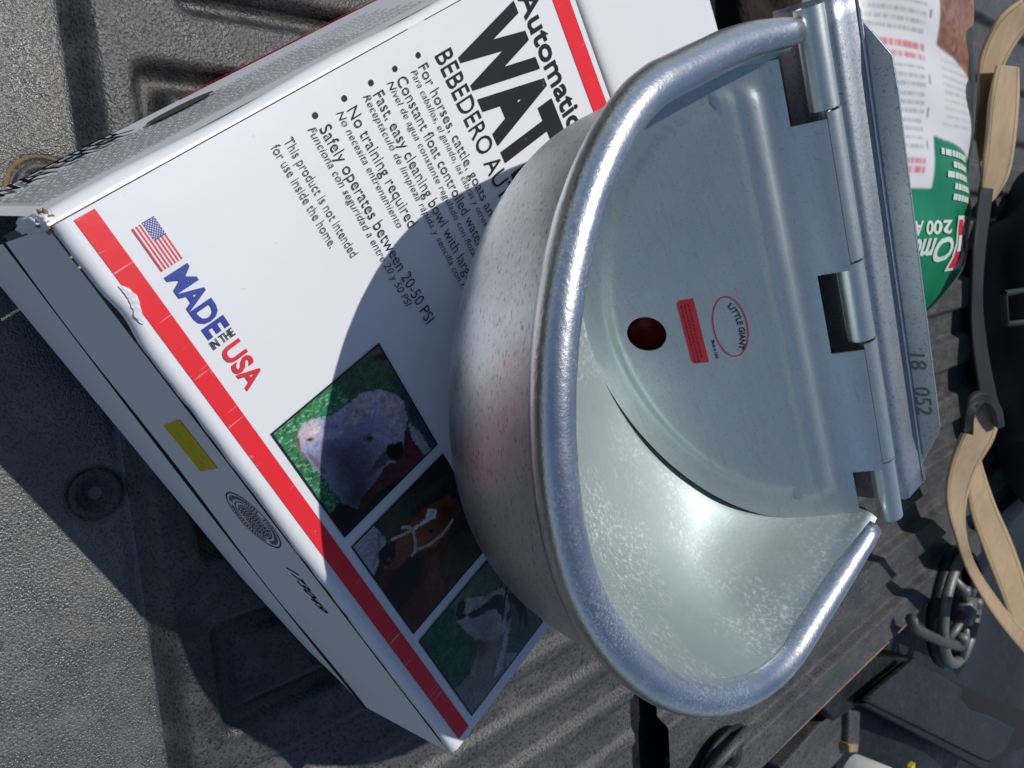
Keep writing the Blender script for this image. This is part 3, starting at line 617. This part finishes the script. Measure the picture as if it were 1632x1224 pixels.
o = tube('hinge_pin', [BW(x, HYC, HZC) for x in lin(-.149, .1425, 6)], .0030, M['steel'], None, 12); o.parent = brk
bpf = [(.1262, -.012), (.1272, .0020), (.1296, .0098), (.1304, .0135), (.1325, .0150), (.1400, .0158), (.1480, .0168), (.1500, .0178)]
V = [BW(x, y, z) for x in lin(-.152, .1365, 24) for y, z in bpf]
o = mesh_obj('bracket_top', V, grid_faces(24, len(bpf)), M['bracket'], None, True); o.parent = brk; solidify(o, .0016, 0)
pl = [(-.115, -.06), (-.120, -.012), (-.160, .004), (-.116, .0305), (-.10, .0312), (.095, .0312), (.103, .0285), (.152, .004), (.130, -.012), (.125, -.06)]
V = [BW(x, .1502+d, z) for d in (0, .0018) for x, z in pl]; n = len(pl)
o = mesh_obj('mounting_plate', V, [tuple(range(n)), tuple(range(n, 2*n))[::-1]]+[(i, (i+1) % n, n+(i+1) % n, n+i)[::-1] for i in range(n)], M['bracket']); o.parent = brk; bevel(o, .0005)
V = [BW(x, y, z) for x, y, z in ((-.110, .1262, -.09), (.110, .1262, -.09), (.1365, .1262, -.012), (-.140, .1262, -.012))]
o = mesh_obj('bracket_web', V, [(0, 1, 2, 3)], M['bracket']); o.parent = brk; solidify(o, .0016, 0)
o = tube('highlight_bead', [BW(x, .1494, .0186) for x in lin(-.150, .1345, 30)], .0010, M['rim'], None, 8); o.parent = brk  # thin shiny tube added to draw a bright highlight line along the plate joint
# stamped number on the plate
lettering('stamped_number', '18   052', .0475, .0880, .0195, .0085, M['grey_ink'], brk, lambda x, y: BW(x, .1497, y), 0)
# float valve under the lid
fv = own(tube('float_valve', [BW(-.012, LY+LDN[0]*.100-.0+.030, LZ+LDN[1]*.100-.022), BW(-.016, LY+LDN[0]*.100+.016, LZ+LDN[1]*.100-.012)], .0185, M['float'], None, 28), wat)
# stickers on the lid
def LS(x, s): return LW(x, s, hh(x, s)+.0002)
lb = [(x+.0128, s_) for x, s_ in [(-.0302, .0712), (.0085, .0712), (.0080, .0790), (.0066, .0803), (-.0284, .0803), (-.0302, .0785)]]
M['redlabel'] = simple('red_label', (.36, .022, .030), .4)
st = mesh_obj('red_sticker', [LS(*p) for p in lb], [tuple(range(len(lb)))], M['redlabel']); st.parent = lid
V, F = [], []
for r in range(3):
    x = -.0147
    while x < .0183:
        wl = random.uniform(.0008, .003); b0 = len(V); V += [LW(a, b, hh(a, b)+.0004) for a, b in ((x, .0740+.0019*r), (x+wl, .0740+.0019*r), (x+wl, .0746+.0019*r), (x, .0746+.0019*r))]; F.append((b0, b0+1, b0+2, b0+3)); x += wl+.0006
M['darkred'] = simple('dark_red_ink', (.22, .012, .018), .4)
o = mesh_obj('fine_print', V, F, M['darkred'], st); o['kind'] = 'stuff'
OX, OS = .0020, .0557
V = [LS(OX+rx*math.cos(a)+.0010*math.sin(a), OS+ry*math.sin(a)) for rx, ry in ((.0182, .0092), (.0175, .0085)) for a in lin(0, 2*math.pi, 65)[:-1]]
logo = mesh_obj('logo_oval', V, [(k, (k+1) % 64, 64+(k+1) % 64, 64+k) for k in range(64)], M['redlabel']); logo.parent = lid
aa = np.radians(np.linspace(158, 22, 200)); al = np.concatenate([[0], np.cumsum(np.hypot(np.diff(.0138*np.cos(aa)), np.diff(.0058*np.sin(aa))))])
def arc(x, y):                              # letters bent along the upper half of the oval, evenly spaced
    a = float(np.interp(x*al[-1], al, aa)); tx_, ts_ = -.0138*math.sin(a), .0058*math.cos(a); l_ = math.hypot(tx_, ts_)
    return LS(OX+.0138*math.cos(a)-ts_/l_*y*-1+.001, OS-.0050*math.sin(a)-abs(tx_)/l_*y+.0010)
lettering('logo_text', 'LITTLE GIANT.', 0, 1, 0, .0030, M['black'], lid, arc, .02)
lettering('logo_text', 'Made in USA', -.0030+.0114, .0085+.0114, 0, .0016, M['black'], lid, lambda x, y: LS(x, .0672-y), .02)
#--BACKGROUND--
# ------------------------------------------------------------------ feed bag lying on the bed
bagr = empty('feed_bag', AB(-.2, .80, 0)); tag(bagr, 'white and green printed feed bag lying behind the steel bowl', 'bag')
def bagp(a, ph, off=0.0):
    c, s_ = math.cos(ph), max(math.sin(ph), 0); e = min(1, max(0, (a+.01)/.145)); k = math.sqrt(max(1-e**3, 0))
    b = .795-(.19+off)*math.copysign(abs(c)**.75, c)*(.75+.25*k)
    z = .004+(.125+off)*s_**.62*k+.0014*math.sin(a*37+ph*3)*s_*k+.0014*math.sin(a*90-ph*5)*s_*k+.004*s_*k*noise.noise(Vector((a*14, ph*2.5, 3)))
    return AB(a, b, z)
na, nb = 520, 300
A_, P_ = np.meshgrid(np.linspace(-.50, .1345, na), np.linspace(.05, 3.09, nb), indexing='ij')
Cb = np.zeros((na, nb, 3)); Cb[:] = (.72, .72, .73)
rr = np.random.default_rng(8)
def brow(a0, hgt, p0, p1, col, op):
    w_ = rr.random(400); dash = np.interp((P_-p0)*190, np.arange(400), .25+.75*(w_ > .3))
    Mk = ((A_ > a0) & (A_ < a0+hgt) & (P_ > p0) & (P_ < p1))*dash*op
    Cb[:] = Cb*(1-Mk[..., None])+np.array(col)*Mk[..., None]
for a0 in (-.205, -.197, -.152, -.143, -.050, -.042): brow(a0, .006, .4, 1.38, (.62, .03, .06), .75)
for a0 in list(np.arange(-.187, -.16, .0075))+list(np.arange(-.132, -.058, .0078)): brow(a0, .0035, .4, 1.36, (.20, .20, .22), .55)
for a0 in np.arange(-.145, -.08, .0075): brow(a0, .003, 1.54, 1.9, (.25, .25, .27), .45)
for a0 in (-.183, -.125, -.096, -.066): brow(a0, .008, 1.385, 1.41, (.05, .05, .06), .8)
gm = ((A_ > -.022+.01*(P_ > 1.24)*0) & (P_ <= 1.47)) | ((A_ > -.072+.03*np.clip(P_-1.47, 0, 1)) & (P_ > 1.47))
gcol = np.array((.006, .19, .085))*(.8+.5*fnoise((A_+1)/2, P_/4, 30, 5))[..., None]
Cb = np.where(gm[..., None], gcol, Cb)
grn = np.array((.30, .13, .07))*(.35+1.5*fnoise((A_+1)*3.2, P_*.9, 76, 6, 2)**1.6)[..., None]*np.array((1, 1, 1))
Cb = np.where(((P_ > 1.49) & (A_ < -.155+.05*np.clip(P_-1.49, 0, 1)))[..., None], grn, Cb)
dust = np.clip((fnoise((A_+1), P_/3, 12, 7)-.55)*3, 0, .5)[..., None]*np.clip((A_+.05)/.1, 0, 1)[..., None]; Cb = Cb*(1-dust)+np.array((.30, .34, .26))*dust
for ch in range(3): Cb[..., ch] = blur(Cb[..., ch], 1)
sk = mesh_obj('sack', [bagp(a, p) for a, p in zip(A_.ravel(), P_.ravel())], [f[::-1] for f in grid_faces(na, nb)], M['print'], None, True); own(sk, bagr)
at = sk.data.attributes.new('print', 'FLOAT_COLOR', 'POINT'); at.data.foreach_set('color', np.concatenate([np.clip(Cb, 0, 1).reshape(-1, 3), np.ones((na*nb, 1))], 1).ravel().astype(np.float32))
M['wink'] = simple('white_bag_ink', (.62, .70, .62), .45)
lettering('lettering', '200 ACTIVE', 0, .72, 0, .0125, M['wink'], bagr, lambda x, y: bagp(.0085+y, 1.64-x, .0012), .03, .15)
lettering('lettering', 'Omolene', 0, .62, 0, .022, M['wink'], bagr, lambda x, y: bagp(.026+y, 1.64-x, .0012), .03, .35)
for i, wd in enumerate((.34, .26, .30, .24, .24)):
    V, F = [], []; x = 1.53+(.34-wd)
    while x < 1.86:
        wl = rr.uniform(.02, .05); b0 = len(V); V += [bagp(-.064+i*.0105+.012*(q-1.3)+d, q, .0012) for q, d in ((x, 0), (x+wl, 0), (x+wl, .006), (x, .006))]; F.append((b0, b0+1, b0+2, b0+3)); x += wl+.008
    o = own(mesh_obj('fine_print', V, F, M['wink']), bagr)
def bq(a0, a1, p0, p1, off, mt, nm): return own(surf(nm, lambda a, p: bagp(a, p-(a-.035)*2.0, off), lin(a0, a1, 5), lin(p0, p1, 5), mt), bagr)
bq(.004, .060, 1.66, 1.90, .0014, M['wink'], 'logo_border')
for i in range(3):
    for j in range(3):
        bq(.008+i*.0163, .0243+i*.0163, 1.68+j*.066, 1.746+j*.066, .0022+.0002*((i+j) % 2), M['redtext'] if (i+j) % 2 == 0 else M['flagwhite'], 'logo_square')
o = own(box('seam_tab', AB(.152, .835, .012), E1, E2, (0, 0, 1), .018, .065, .004, M['silver']), bagr)

# ------------------------------------------------------------------ straps, backpack, reel, bin and bits in the far part of the bed
def ribbon(name, rows, mat, z, th=.0022):
    """rows: pixel centre x, y, width in pixels, height over the bed"""
    V = []; n = len(rows)
    dense = []
    for i in range(n-1):
        p0, p1, p2, p3 = rows[max(i-1, 0)], rows[i], rows[i+1], rows[min(i+2, n-1)]
        for f in lin(0, 1, 9)[:-1]: dense.append([.5*(2*b+(c-a)*f+(2*a-5*b+4*c-d)*f*f+(3*b-a-3*c+d)*f**3) for a, b, c, d in zip(p0, p1, p2, p3)])
    dense.append(list(rows[-1])); m_ = len(dense)
    for i, (x, y, wd, h) in enumerate(dense):
        q0, q1 = dense[max(i-1, 0)], dense[min(i+1, m_-1)]; dx, dy = q1[0]-q0[0], q1[1]-q0[1]; l = math.hypot(dx, dy) or 1; nx, ny = -dy/l, dx/l
        for k in (-1, -.80, -.74, .74, .80, 1): V.append(pix(x+nx*wd/2*k, y+ny*wd/2*k, h+.003*k*math.sin(i*.3)))
    o = mesh_obj(name, V, grid_faces(m_, 6), mat, None, True); o.data.materials.append(M['webbrown'])
    for f in o.data.polygons:
        if f.index % 5 in (1, 3) and mat is M['web']: f.material_index = 1
    solidify(o, th, 0); return o
st1 = ribbon('webbing_strap', [(1640, 15, 42, .16), (1608, 45, 46, .15), (1582, 95, 40, .14), (1572, 150, 26, .13), (1563, 210, 15, .12), (1567, 265, 11, .11), (1572, 305, 9, .10)], M['web'], 0)
tag(st1, 'narrow twisted tan webbing strap hanging beside the top of the feed bag', 'strap', 'tan webbing straps')
st2 = ribbon('webbing_strap', [(1606, 105, 34, .15), (1600, 160, 46, .145), (1594, 225, 46, .14), (1586, 275, 42, .13), (1572, 312, 26, .12), (1560, 333, 5, .115)], M['web'], 0)
tag(st2, 'wide tan webbing strap end with slanted tip above the black backpack', 'strap', 'tan webbing straps')
st3 = ribbon('webbing_strap', [(1578, 648, 34, .15), (1560, 690, 50, .14), (1536, 740, 42, .125), (1524, 795, 32, .11), (1530, 850, 18, .10), (1548, 905, 16, .09), (1585, 965, 20, .08), (1625, 1015, 24, .075), (1660, 1050, 26, .07)], M['web'], 0)
tag(st3, 'tan strap looping down over the grey reel and out of frame', 'strap', 'tan webbing straps')
st4 = ribbon('webbing_strap', [(1545, 720, 26, .09), (1556, 770, 34, .085), (1568, 815, 42, .08), (1590, 870, 46, .07), (1612, 930, 44, .065), (1628, 985, 36, .06), (1640, 1030, 30, .055)], M['web'], 0)
tag(st4, 'tan strap lower of the crossing pair, shaded along its right end', 'strap', 'tan webbing straps')
bp = empty('backpack', AB(.3, 1.6, 0)); tag(bp, 'black nylon backpack in deep shade at the right edge', 'backpack')
lump('pack_body', AB(.24, 1.70, .17), .36, .36, .24, M['fabric'], bp, .22, 1.6, 5, 3, -.49)
lump('front_pocket', AB(.16, 1.43, .07), .22, .15, .11, M['fabric'], bp, .25, 1.8, 5, 9, -.49)
o = ribbon('shoulder_strap', [(1572, 300, 20, .13), (1560, 400, 18, .14), (1556, 480, 18, .14), (1562, 560, 22, .135), (1578, 650, 26, .12)], M['fabric'], 0); own(o, bp)
V = [(1600, 468), (1640, 462), (1642, 512), (1603, 517)]
own(tube('buckle', [pix(x, y, .22) for x, y in V+V[:1]], .0026, simple('buckle_plastic', (.006, .007, .010), .6), None, 8, False), bp)
o = ribbon('strap_keeper', [(1540, 690, 14, .16), (1545, 650, 16, .165), (1565, 632, 14, .165), (1585, 650, 12, .16), (1592, 680, 10, .15)], M['fabric'], 0, .006); own(o, bp)
# reel lying flat
rc = AB(.615, 1.235, .012); reel = empty('reel', rc); tag(reel, 'round grey metal reel with open spokes lying under the tan strap', 'reel')
RR = .085; M['reel'] = simple('grey_cast', (.17, .17, .165), .5, .4, bscale=150, bstr=.4, var=.4)
own(tube('rim', [rc+Vector((RR*math.cos(k*math.pi/24), RR*math.sin(k*math.pi/24), .012)) for k in range(49)], .009, M['reel'], None, 10, False), reel)
own(tube('rim_base', [rc+Vector((RR*1.02*math.cos(k*math.pi/24), RR*1.02*math.sin(k*math.pi/24), .0)) for k in range(49)], .011, M['darkplastic'], None, 10, False), reel)
own(tube('hub', [rc+Vector((0, 0, .0)), rc+Vector((0, 0, .03))], .022, M['reel'], None, 20), reel)
for k in range(5):
    a = k*2*math.pi/5+.4; own(tube('spoke', [rc+Vector((.018*math.cos(a), .018*math.sin(a), .02)), rc+Vector((.05*math.cos(a+.2), .05*math.sin(a+.2), .022)), rc+Vector((RR*math.cos(a+.35), RR*math.sin(a+.35), .014))], .007, M['reel'], None, 8), reel)
for k in range(3):
    a = k*2.1+1.0; own(tube('stud', [rc+Vector((.045*math.cos(a), .045*math.sin(a), .008)), rc+Vector((.045*math.cos(a), .045*math.sin(a), .03))], .009, M['reel'], None, 12), reel)
# storage bin with its lid, past the edge of the bed floor
bn = empty('storage_bin', AB(.8, 1.3, -.05)); tag(bn, 'black plastic storage bin with notched lid past the edge of the bed floor', 'bin')
lp = [(1382, 1118), (1462, 1053), (1536, 1098), (1531, 1112), (1545, 1131), (1580, 1142), (1618, 1162), (1600, 1200), (1573, 1213)]
def polyslab(name, px, z, th, mat, par, bev=.003):
    P = [pix(x, y, z) for x, y in px]; n = len(P); V = P+[p-Vector((0, 0, th)) for p in P]
    o = mesh_obj(name, V, [tuple(range(n)), tuple(range(n, 2*n))[::-1]]+[(i, n+i, n+(i+1) % n, (i+1) % n) for i in range(n)], mat); bevel(o, bev); return own(o, par)
M['binlid'] = liner('bin_lid_plastic', (.010, .011, .013), (.026, .027, .030), 200, .2, (.09, .08, .07), .3, .5, .35)
polyslab('lid', lp, .0, .010, M['binlid'], bn)
polyslab('lid_edge', [(1376, 1124), (1386, 1117), (1578, 1216), (1570, 1228)], -.006, .02, M['darkplastic'], bn)
polyslab('body', [(1392, 1116), (1462, 1062), (1700, 1160), (1580, 1216)], -.022, .16, M['void'], bn)
polyslab('end_wall', [(1300, 1112), (1384, 1046), (1464, 1050), (1384, 1114), (1330, 1150)], -.02, .05, M['darkplastic'], bn)
polyslab('hinge_bar', [(1383, 1112), (1458, 1049), (1462, 1053), (1388, 1116)], .006, .006, M['binlid'], bn, .001)
pst = polyslab('post', [(1354, 1132), (1372, 1132), (1370, 1192), (1352, 1192)], -.025, .03, M['bed'], bn)
polyslab('post_tip', [(1353, 1186), (1369, 1186), (1368, 1200), (1354, 1200)], -.022, .02, M['rust'], bn, .002)
polyslab('gusset', [(1245, 1224), (1310, 1150), (1352, 1132), (1352, 1196), (1320, 1232), (1250, 1262)], -.035, .04, M['bed'], bn)
# rolled hose or rail past the reel
rl = own(tube('handle', [pix(x, y, .03) for x, y in ((1452, 985), (1456, 1000), (1478, 1012), (1500, 1022), (1530, 1030))], .008, M['bed'], None, 10), bn)
wp = AB(0, 0, 0)
jp = pix(1412, 1284, .02); jug = empty('jug_lid', jp); tag(jug, 'white plastic jug top with a yellow tab at the bottom edge', 'jug')
V, F = [], []
for r, z in ((.050, -.05), (.050, -.004), (.047, .0), (.04, .001), (.0005, .0015)):
    V += [jp+Vector((r*math.cos(k*math.pi/20), r*math.sin(k*math.pi/20), z)) for k in range(40)]
F = [(i*40+k, i*40+(k+1) % 40, (i+1)*40+(k+1) % 40, (i+1)*40+k) for i in range(4) for k in range(40)]
own(mesh_obj('cap', V, F, M['whiteplastic'], None, True), jug)
own(box('tab', pix(1452, 1224, .022), E1, E2, (0, 0, 1), .006, .007, .003, M['yellow']), jug)
# tie-down fitting on the bed floor
tc = AB(.518, .555, .006); td = empty('tie_down', tc); tag(td, 'black tie-down fitting with a bolt on the bed floor below the bowl', 'tie-down')
own(lump('base', tc+Vector((0, 0, .002)), .020, .042, .006, M['darkplastic'], None, .1, 1, 4, 1, -.5), td)
own(tube('bolt', [tc+Vector((.004, .002, .004)), tc+Vector((.004, .002, .014))], .011, M['binlid'], None, 16), td)
own(tube('loop', [tc+AB(x, y, z) for x, y, z in ((.016, -.04, .0), (-.006, -.042, .012), (-.016, -.02, .018), (-.017, .01, .016), (-.008, .034, .008), (.004, .04, .0))], .005, M['bed'], None, 10), td)
cl = lump('cloth', pix(1205, 5, .03), .13, .13, .05, M['cloth'], None, .6, 2.6, 5, 4); tag(cl, 'dark reddish-brown cloth bunched on the bed behind the carton flap', 'cloth')
